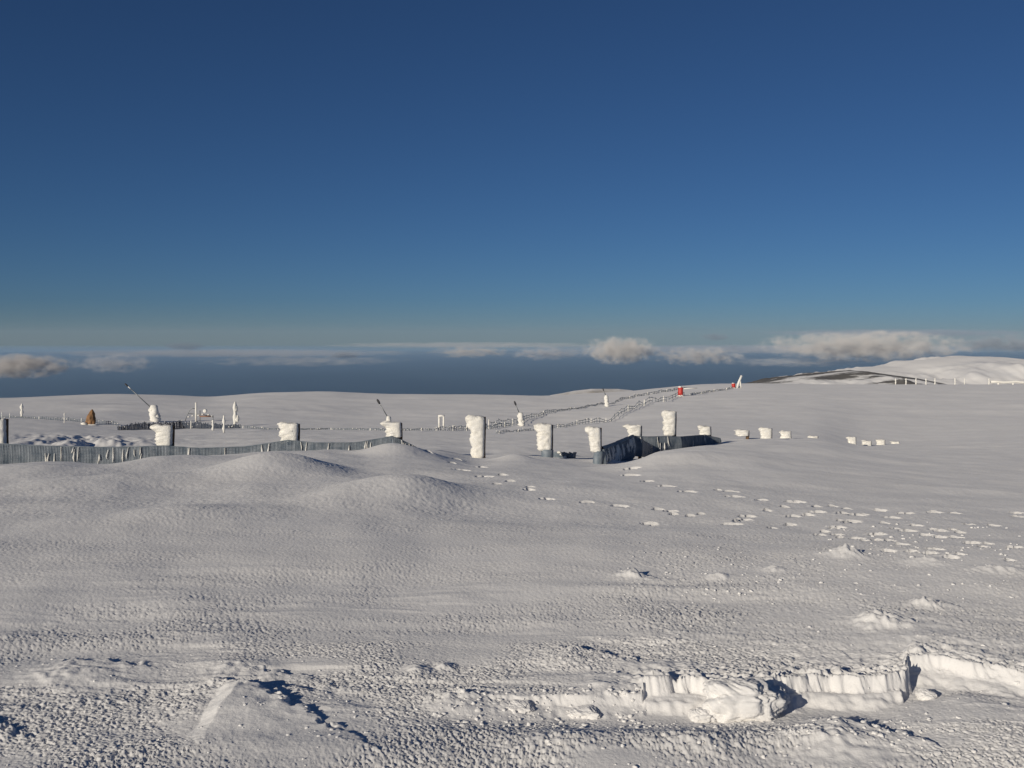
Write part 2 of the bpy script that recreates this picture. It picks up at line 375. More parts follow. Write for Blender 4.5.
# ------------------------------------------------------------------ rime coated fence posts
def rime_post(px, d, top, rb, x0t, x0b, x1, label, wood_w=.13, name='fence_post', cat='fence post', group='rime coated fence posts', seed=1, lean=0, exposed=.24, foot=False):
    """px: column of the wood; top/rb: rows of the ice top and of its lower edge; x0t/x0b: left column of the ice at top and bottom; x1: its right column"""
    s = d/F
    X = (x1-512)*s - wood_w/2; zg = gz(X, d)
    root = thing(name, (X, d, zg), label, cat, group, 0)
    ztop = ZC-(top-HR)*s - zg; zbot = max(ZC-(rb-HR)*s - zg, -.05)
    w = MB()
    n = 7
    w.tube([(lean*k/(n-1)*1.0, .03, -.25+(ztop-.03+.25)*k/(n-1)) for k in range(n)], [wood_w*.56*(1+.06*math.sin(k*2.1+seed)) for k in range(n)], 10)
    w.build('post', WOOD, root)
    lv, ru = 34, 32; v = []; f = []
    lt = (x0t-x1)*s + wood_w*.5; lb = (x0b-x1)*s + wood_w*.5
    H = ztop-zbot
    for j in range(lv+1):
        t = j/lv; z = zbot + H*t
        left = lb + (lt-lb)*(.35*t+.65*sstep(.62, .9, t))
        left *= (1+.10*float(perlin(np.array([t*5.3+seed]), np.array([seed*1.7]), seed)[0]))
        rt = wood_w*.5 + .005 - exposed*wood_w
        cap = 1.0
        if t > .93: cap = .62+.38*math.sqrt(max(0, 1-((t-.93)/.07)**2))
        if t < .05: cap = .8+.2*t/.05
        cx = (left+rt)/2; hx = (rt-left)/2*cap; hy = (.13+.10*abs(left)*.5)*cap
        for i in range(ru):
            th = 2*math.pi*i/ru; c, sn = math.cos(th), math.sin(th)
            sx = math.copysign(abs(c)**.75, c); sy = math.copysign(abs(sn)**.75, sn)
            nz = float(fbm(np.array([th*1.9+seed*7]), np.array([z*7+seed]), 3, seed+3)[0])
            k = 1+.17*nz*(1.1 if c < .2 else .2)+(.15*float(perlin(np.array([th*3+seed]), np.array([z*19]), seed+9)[0]) if c < .3 else 0)
            v.append((cx+hx*sx*k + lean*t, -.03+hy*sy*k, z + (.02*nz if 0 < j < lv else (.05*nz+.02*c*-1 if j == lv else 0))))
    for j in range(lv):
        for i in range(ru):
            i2 = (i+1) % ru; f.append((j*ru+i, j*ru+i2, (j+1)*ru+i2, (j+1)*ru+i))
    v.append((np.mean([p[0] for p in v[-ru:]]), -.03, zbot+H*1.01)); c = len(v)-1
    for i in range(ru): f.append((lv*ru+i, lv*ru+(i+1) % ru, c))
    f.append(tuple(range(ru))[::-1])
    mesh_obj('rime', v, f, RIME, root)
    if foot:
        fw = (x1-x0b)*s*.80
        m = MB(); m.tube([((wood_w*.5-fw/2)+.01*k, -.05, -.12+(zbot+.16)*k/4) for k in range(5)], [fw*.5, fw*.52, fw*.5, fw*.51, fw*.48], 12, .06)
        m.build('net_wrap', NET, root)
    return root

POSTS = [
 (0, 28, 418, 446, -9, -7, 8, 'rime coated post cut by the left edge of the photo'),
 (163, 29, 425, 446, 151, 157, 173.5, 'shaggy white iced post with ragged left side, in the left net below the largest lance'),
 (288, 30, 423, 444, 277, 281, 299, 'squat iced post in the net with a dark wooden knob at top right'),
 (392, 31, 422, 437.5, 382, 387, 402.5, 'wide iced post where the left net slopes down to its end'),
 (475, 30.5, 416, 458, 465, 471.5, 485, 'tallest iced post, brown wood showing down its right side, standing free beside footprints'),
 (543, 31.5, 424, 450.5, 534, 537.5, 552.5, 'iced post with dark bare foot, second to the right of the left net end'),
 (595, 30, 427, 452, 586, 590, 602, 'iced post with dark bare foot where the right net begins'),
 (632, 38, 425, 440, 623, 629, 641.5, 'iced post shaped like a wedge above the streaky right net'),
 (668, 40.0, 411, 435.5, 661, 663.5, 676, 'tall square topped iced post rising above the right net'),
 (705, 44, 426, 435, 698, 700, 711.5, 'low iced post at the far end of the right net'),
 (741, 51, 430, 436, 734, 736, 749, 'flat topped iced stump with a dark gap under its right side'),
 (765, 54, 428, 441, 758.5, 760.5, 772, 'square iced stump with a dark right edge, right of the flat topped one'),
 (785, 57, 431, 440, 779.5, 781, 791.5, 'small iced stump, last one before the drift crest'),
 (812, 60, 436, 440, 807.5, 808, 818, 'thin white slab of an iced post nearly buried on the drift crest'),
 (836, 66, 442, 445.5, 830, 831, 840, 'lowest buried iced post, left end of the far cluster'),
 (852, 66, 437, 446, 846.5, 848.5, 856.5, 'tallest iced post of the far small cluster'),
 (866, 68, 440.5, 447.5, 861.5, 862, 871.5, 'wide low iced post in the middle of the far small cluster'),
 (880, 70, 439.5, 447.5, 875.5, 877, 885, 'iced post with a notched top, second from the right in the far cluster'),
 (895, 72, 441.5, 446.5, 890.5, 891.5, 900, 'rounded iced post at the right end of the far small cluster'),
]
for k, (px, d, top, rb, x0t, x0b, x1, lab) in enumerate(POSTS):
    rime_post(px, d, top, rb, x0t, x0b, x1, lab, wood_w=.13 if k < 8 else .16, seed=k+2, lean=(.02 if k % 3 else -.015), foot=k in (5, 6))

# ------------------------------------------------------------------ safety nets between the posts
def net(ctrl, label, depth=.62, rows=None, pitch=.040, wd=.026, streaks=14, both=False, group='dark nets hanging between iced posts', name='safety_net', cat='safety net'):
    """ctrl: list of (px, row of the top cord, distance)"""
    P = np.array([at(*c) for c in ctrl])
    seg = np.concatenate([[0], np.cumsum(np.linalg.norm(np.diff(P, axis=0), axis=1))])
    L = seg[-1]
    def top(s): return np.array([np.interp(s, seg, P[:, i]) for i in range(3)])
    t0 = top(L/2)
    o0 = np.array([t0[0], t0[1], gz(t0[0], t0[1])])
    nm = MB()
    dirv = P[-1]-P[0]; ang = math.atan2(dirv[1], dirv[0])
    nrm = np.array([math.sin(ang), -math.cos(ang), 0])      # towards the camera
    def pt(s, k):
        p = top(s); sag = .03*perlin(np.array([s*1.3]), np.array([k*.8]), 5)[0]
        g = max(p[2]-depth, o0[2]-.3) if True else 0
        return p + np.array([0, 0, -(p[2]-g)*k]) + nrm*(.05*math.sin(math.pi*k)+sag)
    ns = max(2, int(L/pitch)); nk = rows or int(depth/pitch)
    lat = np.array([math.cos(ang), math.sin(ang), 0])
    for i in range(ns+1):
        s = L*i/ns; pr = [pt(s, k/4) - o0 for k in range(5)]
        v = []
        hw = wd/2*(1+.5*random.random())
        for p in pr: v += [p-lat*hw, p+nrm*hw, p+lat*hw, p-nrm*hw]
        f = []
        for k in range(4):
            for q in range(4): f.append((k*4+q, k*4+(q+1) % 4, (k+1)*4+(q+1) % 4, (k+1)*4+q))
        nm.add(v, f)
    for k in range(nk+1):
        m = max(3, int(L/.25)); v = []; f = []
        hw = wd/2*(1.6 if k == 0 else 1.0)
        for i in range(m+1):
            p = pt(L*i/m, k/nk) - o0; v += [p-np.array([0, 0, hw]), p+nrm*hw, p+np.array([0, 0, hw]), p-nrm*hw]
        for i in range(m):
            for q in range(4): f.append((i*4+q, i*4+(q+1) % 4, (i+1)*4+(q+1) % 4, (i+1)*4+q))
        nm.add(v, f)
    root = thing(name, tuple(o0), label, cat, group)
    nm.build('net_mesh', NET, root, smooth=False)
    if streaks:
        im = MB()
        for q in range(streaks):
            s = random.uniform(.02, .98)*L; k0 = random.choice([0, 0, .1, .3]); k1 = min(1, k0+random.uniform(.25, .7))
            sd = random.choice((-1.6, 1)) if both else 1; a = pt(s, k0)-o0+nrm*.035*sd; b = pt(s, k1)-o0+nrm*.045*sd
            b = b+lat*random.uniform(-.06, .03); wk = 2.6 if both else 1; im.tube([a, a*.35+b*.65+lat*random.uniform(-.02, .02), b], [wk*random.uniform(.006, .012), wk*random.uniform(.012, .030), .006], 6, .25)
        im.build('rime_streaks', RIME, root)
    return root
def nd(d): return d-.30
net([(-130, 441, nd(27)), (-60, 446, nd(27.5)), (0, 444, nd(28))], 'dark net leaving the photo at the left edge post', streaks=8)
net([(0, 444, nd(28)), (40, 446, nd(28.2)), (100, 447.5, nd(28.6)), (140, 447, nd(28.8)), (163, 446, nd(29))], 'long dark blue net between the left edge post and the shaggy post', streaks=16)
net([(163, 446, nd(29)), (200, 448.5, nd(29.3)), (245, 447, nd(29.7)), (288, 440.5, nd(30))], 'plain dark net from the shaggy post to the squat post with the wooden knob', streaks=5)
net([(288, 440.5, nd(30)), (315, 443, nd(30.2)), (355, 443, nd(30.6)), (392, 436.5, nd(31))], 'dark net between the squat post and the wide post under the small lance', streaks=9)
net([(392, 436.5, nd(31)), (404, 441, nd(31.2)), (417, 448, nd(31.5))], 'short sloping end of the left net, hung with white ice streaks', streaks=14)
net([(602, 449, 30.0), (612, 445.5, 32), (622, 441, 34.6), (633, 436.5, 37.6)], 'ice streaked net running back from the dark footed post to the wedge shaped post', depth=.80, streaks=90, pitch=.34, wd=.10, rows=9, both=True)
net([(634, 436, 37.6), (645, 437, 38.0), (668, 436.5, 38.9)], 'smooth dark net between the wedge shaped post and the tall square post', depth=.75, streaks=5)
net([(668, 436.5, 38.9), (680, 437, 39.4), (705, 435, 43.6), (720, 438.5, 44.5)], 'dark net tapering into the snow right of the tall square post', depth=.6, streaks=3)

def remnant(px0, px1, row0, row1, label, seed):
    d = hit((px0+px1)/2, row1); x = ((px0+px1)/2-512)/F*d
    root = thing('net_scrap', (x, d, gz(x, d)), label, 'net scrap')
    m = MB(); W = (px1-px0)/F*d; Hh = (row1-row0)/F*d
    for q in range(14):
        xx = -W/2+W*q/13+random.uniform(-.02, .02)
        m.tube([(xx, random.uniform(-.05, .05), -.05), (xx+random.uniform(-.05, .05), 0, Hh*random.uniform(.3, .8)), (xx+random.uniform(-.06, .06), 0, Hh*random.uniform(.7, 1.1))], .028, 5)
    for q in range(4):
        m.tube([(-W/2, 0, Hh*q/4), (-W/6, -.04, Hh*q/4+.03), (W/6, .03, Hh*q/4-.02), (W/2, 0, Hh*q/4*.8)], .03, 5)
    m.build('net_mesh', NET, root)
    r = MB()
    for q in range(6): r.blob((random.uniform(-W/2, W/2), -.06, random.uniform(0, Hh)), (.05, .04, .035), seed+q, .4, 8, 6)
    r.build('rime', RIME, root)
remnant(553, 575, 451.5, 457.5, 'crumpled dark scrap of net on the snow beside a bare footed post', 3)

# ------------------------------------------------------------------ half buried net fences farther out
NETD = plain('dark_net_cord', (.035, .05, .085), (.06, .08, .12), 3)
def low_fence(ctrl, hts, label, step_px=2.2, white=.5, stake_px=26, links=(.35, .85)):
    """ctrl: (px,row) of the foot on the ground; hts: visible heights in metres along it"""
    pts = [gpos(px, row) for px, row in ctrl]
    P = np.array(pts); pxs = np.array([c[0] for c in ctrl], float)
    mid = P[len(P)//2]
    root = thing('net_fence', tuple(mid), label, 'net fence', 'low net fences on the snowfield')
    m = MB(); ice = MB()
    n = int((pxs[-1]-pxs[0])/step_px); prev = None
    def foot(px):
        x = np.interp(px, pxs, P[:, 0]); y = np.interp(px, pxs, P[:, 1]); return np.array([x, y, gz(x, y)])
    for i in range(n+1):
        px = pxs[0]+(pxs[-1]-pxs[0])*i/n
        p = foot(px)-mid; h = float(np.interp(px, pxs, hts))*(.65+.5*random.random())
        s = p[1]+mid[1]; w = .35*s/F
        m.tube([p+(0, 0, -.1), p+(random.uniform(-.05, .05), 0, h)], w*.85, 4)
        if prev is not None:
            q, hq = prev
            for fr in links:
                if random.random() < (.93 if len(links) < 3 else .97): m.tube([q+(0, 0, hq*fr), p+(0, 0, h*fr)], w*.7, 4)
        if random.random() < white:
            ice.blob(p+(random.uniform(-.1, .1), -.12, h*random.uniform(.3, 1.05)), (w*1.6*random.uniform(.6, 1.3), w, w*1.4), i % 9, .4, 7, 5)
        prev = (p, h)
    m.build('net_mesh', NETD if len(links) > 2 else NET, root)
    if ice.v: ice.build('rime', RIME, root)
    px = pxs[0]+2
    while px < pxs[-1]:
        p = foot(px)-mid; h = float(np.interp(px, pxs, hts)); s = p[1]+mid[1]
        t = MB(); t.tube([p+(0, 0, -.2), p+(.02, 0, h*.6), p+(.03, -.02, h*1.1)], [.55*s/F, .6*s/F, .5*s/F], 6, .15); t.build('stake', RIME, root)
        px += stake_px*random.uniform(.7, 1.3)
    return root
low_fence([(-40, 417.5), (30, 418.5), (60, 420.5), (118, 426)], [.15, .18, .3, .35], 'thin dark net fence on the snow left of the long lance', white=.35, stake_px=40)
low_fence([(118, 429.5), (140, 429.5), (180, 429), (240, 428.5)], [.30, .55, .62, .3], 'tall dark blue net fence in front of the long lance', white=.05, step_px=.8, stake_px=60, links=(.1, .3, .5, .7, .9))
low_fence([(241, 428.5), (275, 429.5), (330, 430), (395, 431), (432, 431)], [.2, .14, .12, .2, .2], 'thin dark net fence behind the squat and wide posts', white=.4, stake_px=40)
low_fence([(434, 431), (460, 430.5), (484, 430), (510, 426)], [.25, .45, .5, .35], 'ice clotted net fence behind the tallest iced post', white=.8, stake_px=15)
low_fence([(486, 429), (520, 418), (560, 412), (600, 405.5), (640, 396), (690, 389)], [.7, .7, .25, .25, .6, .7], 'upper side of the net corridor climbing to the red pad', white=.55, stake_px=24)
low_fence([(497, 433), (540, 430), (570, 426), (600, 420), (640, 407), (668, 400), (684, 396)], [.18, .2, .35, .5, .8, .9, .6], 'lower side of the net corridor, dark pickets with white tufts', white=.6, stake_px=20, step_px=3)
low_fence([(690, 397), (715, 392), (740, 387)], [.35, .5, .4], 'short net fence stretch between the two red pads', white=.7, stake_px=12)

# ------------------------------------------------------------------ lances, stakes and other things on the snowfield
def px_m(d, n): return n*d/F
def stake(px, top, foot, wpx, label, name='marker_stake', cat='stake', group='white iced stakes', lump=0, d=None, ratio=1.0):
    p = gpos(px, foot) if d is None else np.array([(px-512)/F*d, d, gz((px-512)/F*d, d)])
    s = p[1]/F; h = (foot-top)*s; w = wpx*s/2
    root = thing(name, tuple(p), label, cat, group)
    m = MB(); m.tube([(0, 0, -.2), (0, 0, h*.96)], w*.45, 8); m.build('post', WOOD, root)
    r = MB(); n = 9
    r.tube([(-.1*w*math.sin(k*1.3), -.02, h*(.02+.98*k/(n-1))) for k in range(n)], [w*(.85+.3*math.sin(k*1.9+px))*(1 if k < n-1 else .6) for k in range(n)], 9, .15)
    if lump: r.blob((w*.9, 0, h*.30), (w*1.1, w, h*.16), int(px), .4); r.blob((w*.4, 0, h*.72), (w*.9, w*.8, h*.12), int(px)+1, .4)
    r.build('rime', RIME, root)
    return root
stake(22, 404.5, 417.5, 3.2, 'short thick white iced stake on the far left snowfield')
stake(64.5, 412, 422.5, 1.2, 'thinnest iced stake, between the thick stake and the orange brown boulder')
stake(224, 415.5, 433, 3.0, 'plain white stake in front of the dark net, right of the snow gun')
stake(235, 401.5, 426, 4.2, 'tall lumpy iced stake right of the snow gun', lump=1)
stake(213, 420, 430.5, 2.6, 'stubby iced stake between the snow gun and the plain white stake')
stake(10, 413, 418.5, .8, 'tiny iced stake at the far left edge')
stake(2, 412, 418.5, .8, 'tiny iced stake at the far left edge')

def lance(base_px, foot, top, base_w, pipe, label, thin=False):
    p = gpos(base_px, foot); s = p[1]/F
    root = thing('snow_lance', tuple(p), label, 'snow lance', 'snow making lances')
    h = (foot-top)*s; w = base_w*s/2
    c = MB(); c.tube([(0, 0, -.2), (0, 0, h*.9)], w*.35, 8); c.build('column', METAL, root)
    r = MB(); n = 8
    r.tube([(w*.25*math.sin(k*1.7), -.03, h*k/(n-1)) for k in range(n)], [w*(1.15-.45*k/(n-1)+.2*math.sin(k*2.3)) for k in range(n)], 10, .18)
    r.blob((-w*.4, -.05, h*.7), (w*.8, w*.7, h*.25), int(base_px), .4); r.blob((w*.5, -.05, h*.25), (w*.8, w*.7, h*.25), int(base_px)+2, .4)
    r.build('rime', RIME, root)
    (ax, ar), (bx, br) = pipe
    def loc(x, rw): return np.array([(x-base_px)*s, 0, (foot-rw)*s])
    a, b = loc(ax, ar), loc(bx, br)
    t = MB(); t.tube([a, b], [.045*s/.09, .032*s/.09], 8); t.build('lance_pipe', METAL, root)
    hd = MB(); u = (b-a)/np.linalg.norm(b-a); hd.tube([b-u*.12, b+u*.02, b+u*.2, b+u*.28], [.05, .085, .075, .03], 10); hd.build('lance_head', DARK, root)
    rr = MB(); rr.tube([a*.15+b*.85+(0, -.02, 0), b-u*.15+(0, -.02, .01)], [.05*s/.09, .04*s/.09], 7, .2); rr.build('pipe_rime', RIME, root)
    return root
lance(154.5, 422, 405.5, 9, ((152, 409), (127, 386)), 'largest snow lance, its long pipe leaning up to the left over the horizon')
lance(389, 432, 416.5, 5, ((388, 418), (379, 403)), 'snow lance with its pipe sticking up behind the wide iced post')
lance(521, 426, 412.5, 6, ((519.5, 413.5), (515.5, 404)), 'snow lance with an iced column and short pipe beside the net corridor')
lance(606.5, 407.5, 396, 4, ((606, 397), (603.5, 391)), 'snow lance farthest away, small white column on the corridor edge')

def snow_gun():
    p = gpos(196, 422); s = p[1]/F
    root = thing('snow_gun', tuple(p), 'iced snow gun with curved frame and round white drum, right of the longest lance', 'snow gun')
    c = MB(); c.tube([(0, 0, -.2), (0, 0, 19*s)], 1.0*s, 8, .1); c.build('mast', RIME, root)
    fr = MB(); fr.tube([(-11*s, 0, 0), (-9*s, 0, 6*s), (-6.5*s, 0, 11*s), (-4*s, 0, 13*s), (0, 0, 13*s)], .35*s, 6, .2)
    fr.tube([(-8*s, 0, 8*s), (4*s, 0, 7.5*s), (17*s, 0, 5*s)], .35*s, 6, .2); fr.tube([(17*s, 0, -.1), (17*s, 0, 6*s)], .4*s, 6); fr.tube([(4*s, 0, -.1), (4*s, 0, 11*s)], .4*s, 6); fr.build('frame', METAL, root)
    dr = MB(); dr.tube([(9*s, -1.2*s, 10.5*s), (9*s, -.9*s, 10.5*s), (9*s, 1.4*s, 10.5*s), (9*s, 1.8*s, 10.5*s)], [1.5*s, 1.9*s, 1.9*s, 1.3*s], 12); dr.build('drum', RIME, root)
    b = MB(); b.box((10*s, 0, 5.2*s), (11*s, .5, 1.0*s)); b.build('cross_bar', plain('rusty_bar', (.22, .10, .06), (.35, .2, .14)), root)
    r = MB(); [r.blob((q*s, -.1, (6+2*math.sin(q))*s), (1.3*s, .1, .7*s), int(q)+20, .4, 8, 6) for q in (-7., -3., 3., 7., 13., 16.)]; r.build('rime', RIME, root)
snow_gun()

def frame_gate():
    p = gpos(441.5, 427.5); s = p[1]/F
    root = thing('gate_frame', tuple(p), 'small iced frame of two legs and a cross bar behind the low net fence', 'frame')
    for x in (-2.3, 2.2):
        m = MB(); m.tube([(x*s, 0, -.2), (x*s, 0, 11*s)], 1.05*s, 7, .18); m.build('leg', RIME, root)
    m = MB(); m.tube([(-3.2*s, 0, 11.3*s), (0, 0, 11.7*s), (3.1*s, 0, 11.2*s)], 1.05*s, 7, .15); m.build('cross_bar', RIME, root)
frame_gate()

def boulder():
    p = gpos(90, 424.5); s = p[1]/F
    m = MB(); n = 22; lv = 16; v = []; f = []
    for j in range(lv+1):
        t = j/lv; rad = (1-t**2.6)*.92+.08; z = -.15 + (15.6*s+.15)*t
        for i in range(n):
            th = 2*math.pi*i/n
            k = 1+.38*float(fbm(np.array([math.cos(th)*1.7+t*2]), np.array([math.sin(th)*1.7+3]), 3, 5)[0])
            v.append((4.7*s*rad*k*math.cos(th)+2.2*s*t**1.3, .45*rad*k*math.sin(th), z))
    for j in range(lv):
        for i in range(n): f.append((j*n+i, j*n+(i+1) % n, (j+1)*n+(i+1) % n, (j+1)*n+i))
    f.append(tuple(range(lv*n, lv*n+n)))
    o = mesh_obj('boulder', v, f, ORANGE); o.location = tuple(p)
    tag(o, 'orange brown pointed boulder standing out of the snow left of the longest lance', 'boulder')
    r = MB(); r.blob((-3.5*s, -.4, 1.5*s), (3*s, .2, 1.6*s), 4, .4); r.blob((4*s, -.35, .3*s), (5*s, .25, .9*s), 6, .4); r.build('snow_cap', RIME, o)
boulder()

def red_pad(px, foot, top, wpx, label, bar=None, pole=None):
    p = gpos(px, foot); s = p[1]/F; h = (foot-top)*s; w = wpx*s/2
    root = thing('padded_post', tuple(p), label, 'padded post', 'red padded posts on the ridge')
    c = MB(); c.tube([(0, 0, -.2), (0, 0, h*1.05)], w*.3, 8); c.build('post', METAL, root)
    m = MB(); m.tube([(0, 0, h*.08), (0, 0, h*.12), (0, 0, h*.5), (.03, 0, h*.55), (0, 0, h*.9), (0, 0, h*.95)], [w*.8, w, w, w*.93, w, w*.75], 14); m.build('pad', RED, root)
    r = MB(); r.blob((-.2*w, -w*.3, h*.97), (w*.8, w*.8, h*.1), int(px), .4); r.blob((0, -w*.6, h*.05), (w*1.3, w*.8, h*.1), int(px)+1, .4); r.build('rime', RIME, root)
    if bar:
        m = MB(); m.tube([(0, 0, h*.78), ((bar[0]-px)*s, 0, (foot-bar[1])*s)], [.55*s, .45*s], 7, .2); m.build('arm', RIME, root)
    return root
red_pad(680.5, 397.5, 388, 5.2, 'red padded post with a long iced arm pointing right, at the top of the corridor', bar=(697, 389.5))
red_pad(733.5, 388.5, 383.5, 4, 'small red padded post beside the leaning white pole on the skyline')
def leaning_pole():
    p = gpos(738.5, 388.5); s = p[1]/F
    root = thing('leaning_pole', tuple(p), 'leaning white iced pole with a short prop on the skyline', 'pole')
    m = MB(); m.tube([(-1.5*s, 0, -.2), (0, 0, 5*s), (3.2*s, 0, 12.5*s)], [.9*s, 1.1*s, 1.1*s], 8, .15); m.build('shaft', RIME, root)
    m = MB(); m.tube([(2.8*s, 0, -.2), (1.6*s, 0, 8*s)], .7*s, 7, .15); m.build('prop', RIME, root)
leaning_pole()

for k, (px, lab) in enumerate([(895.6, 'first white ridge post from the left, standing before dark rock'), (906, 'second white ridge post from the left'), (916, 'third white ridge post from the left'),
        (926, 'fourth white ridge post from the left'), (935, 'fifth white ridge post from the left, last before a wide gap'), (955, 'white ridge post left of the pair beyond the wide gap'),
        (964.5, 'slimmer white ridge post of the pair beyond the wide gap'), (989, 'white ridge post where the long snow bar begins')]):
    stake(px, 378, 384.6, 1.5 if k != 6 else 1.1, lab, 'ridge_post', 'post', 'white posts on the right ridge', d=345)
def ridge_bar():
    d = 345; a = at(991, 381, d); x0, x1 = (991-512)/F*d, (1024-512)/F*d+14
    root = thing('rail_fence', ((x0+x1)/2, d, gz((x0+x1)/2, d)), 'long low iced rail on the right ridge running out of the photo', 'rail fence')
    ox, oz = (x0+x1)/2, gz((x0+x1)/2, d)
    m = MB(); m.tube([(x0-ox+(x1-x0)*k/12, 0, ZC-(382-HR)/F*d-oz+.15*math.sin(k*2)) for k in range(13)], .45, 8, .12); m.build('rail', RIME, root)
    for k in range(5):
        t = MB(); t.tube([(x0-ox+(x1-x0)*(k+.5)/5, .05, -.8), (x0-ox+(x1-x0)*(k+.5)/5, .05, 1.2)], .3, 6); t.build('post', RIME, root)
ridge_bar()

# ------------------------------------------------------------------ loose snow
def clods():
    base = []
    phi = (1+5**.5)/2
    ico = np.array([(-1, phi, 0), (1, phi, 0), (-1, -phi, 0), (1, -phi, 0), (0, -1, phi), (0, 1, phi), (0, -1, -phi), (0, 1, -phi), (phi, 0, -1), (phi, 0, 1), (-phi, 0, -1), (-phi, 0, 1)])/1.9
    fc = np.array([(0,11,5),(0,5,1),(0,1,7),(0,7,10),(0,10,11),(1,5,9),(5,11,4),(11,10,2),(10,7,6),(7,1,8),(3,9,4),(3,4,2),(3,2,6),(3,6,8),(3,8,9),(4,9,5),(2,4,11),(6,2,10),(8,6,7),(9,8,1)])
    # one level of subdivision
    vs = [tuple(v) for v in ico]; cache = {}; nf = []
    def mid(a, b):
        k = (min(a, b), max(a, b))
        if k not in cache: m = (np.array(vs[a])+np.array(vs[b])); m = m/np.linalg.norm(m); vs.append(tuple(m)); cache[k] = len(vs)-1
        return cache[k]
    for a, b, c in fc: ab, bc, ca = mid(a, b), mid(b, c), mid(c, a); nf += [(a, ab, ca), (b, bc, ab), (c, ca, bc), (ab, bc, ca)]
    ico = np.array(vs); fc = np.array(nf)
    xs, ys, ss = [], [], []
    def sc(n, px0, px1, r0, r1, s0, s1, pw=2.0):
        for q in range(n):
            px = random.uniform(px0, px1); row = random.uniform(r0, r1); d = hit(px, row)
            xs.append((px-512)/F*d); ys.append(d); ss.append(s0+(s1-s0)*random.random()**pw)
    sc(190, 450, 1050, 700, 775, .003, .011, 3); sc(170, 440, 640, 690, 722, .004, .013, 2); sc(170, 600, 1050, 585, 690, .003, .010, 3)
    sc(150, 620, 1050, 545, 600, .004, .013, 3); sc(150, -20, 450, 655, 775, .003, .008, 2.5); sc(40, 240, 400, 690, 745, .004, .008, 1.5); sc(30, 620, 800, 568, 600, .004, .012)
    sc(80, 640, 930, 712, 730, .003, .011, 2); sc(60, 780, 930, 720, 750, .004, .012, 1.5); sc(70, 820, 1040, 520, 560, .006, .018, 2)
    xs = np.array(xs); ys = np.array(ys); ss = np.array(ss)
    zs = height(xs, ys)
    V = []; Fc = []
    for k in range(len(xs)):
        jit = 1+RNG.uniform(-.4, .4, (len(ico), 1))
        v = ico*jit*ss[k]*np.array([RNG.uniform(.8, 1.4), RNG.uniform(.8, 1.3), RNG.uniform(.6, .95)])
        a = RNG.uniform(0, 6.28); c, s = math.cos(a), math.sin(a)
        v = np.stack([v[:, 0]*c-v[:, 1]*s, v[:, 0]*s+v[:, 1]*c, v[:, 2]], 1)+(xs[k], ys[k], zs[k]-ss[k]*.05)
        Fc.append(fc+len(V)*len(ico)); V.append(v)
    o = mesh_obj('snow_clods', np.concatenate(V), np.concatenate(Fc), SNOW, None, True)
    tag(o, 'loose crumbs of broken snow strewn over the foreground', 'snow crumbs', kind='stuff')
clods()

def snow_block(px, row, w, dp, h, seed, label, back=.08):
    """w, dp, h: half sizes in metres; the block lies with its foot at a picture point on the rut floor"""
    d = hit(px, row)*.985; X = (px-512)/F*d; y0 = d+back
    zb = gz(X, y0-.05)-.02
    nu, nv = 110, 70; f = []
    ph, th = np.meshgrid(np.linspace(0, math.pi, nv+1), np.linspace(0, 2*math.pi, nu, endpoint=False), indexing='ij')
    dx, dy, dz = np.sin(ph)*np.cos(th), np.sin(ph)*np.sin(th), np.cos(ph)
    def rnd(f_, q): return fbm(dx*f_+dz*1.3*f_*.6+q+seed, dy*f_*1.2-dz*f_*.8+dx*.7*f_, 3, q+seed, .6)
    cu, cv = dx+.45*dy, dz-.45*dy
    k = 1+.24*fbm(dx*1.2+seed, dz*1.2+dy*.8, 2, seed)+.17*(.55-np.sqrt(worley(cu*3.4+seed, cv*3.4, seed)))+.12*(.55-np.sqrt(worley(cu*8+seed, cv*8, seed+3)))+.10*(.55-np.sqrt(worley(cu*19, cv*19, seed+5)))
    sx = np.sign(dx)*np.abs(dx)**.75; sz = np.sign(dz)*np.abs(dz)**.75; sy = np.sign(dy)*np.abs(dy)**.75
    v = np.stack([w*sx*k, dp*sy*k, h*sz*k+h*.8+.1*h*sx], -1).reshape(-1, 3)
    for j in range(nv):
        for i in range(nu): i2 = (i+1) % nu; f.append((j*nu+i, (j+1)*nu+i, (j+1)*nu+i2, j*nu+i2))
    o = mesh_obj('snow_block', v, f, SNOW); o.location = (X, y0, zb)
    tag(o, label, 'snow block', 'blocks broken from the cut snow bank')
snow_block(744, 704, .165, .10, .088, 1, 'largest block of snow fallen against the cut bank', .06)
snow_block(703, 704, .055, .05, .035, 4, 'small block left of the largest fallen block', .02)
snow_block(776, 694, .06, .06, .06, 5, 'rounded block leaning on the right end of the largest fallen block', .05)
snow_block(585, 701, .07, .05, .028, 8, 'low flat block on the shallow left end of the cut bank', .02)
snow_block(520, 699, .06, .05, .025, 11, 'leftmost low block where the cut bank fades out', .02)
snow_block(928, 686, .04, .035, .026, 14, 'block at the foot of the right bank just past the dark gap', .02)

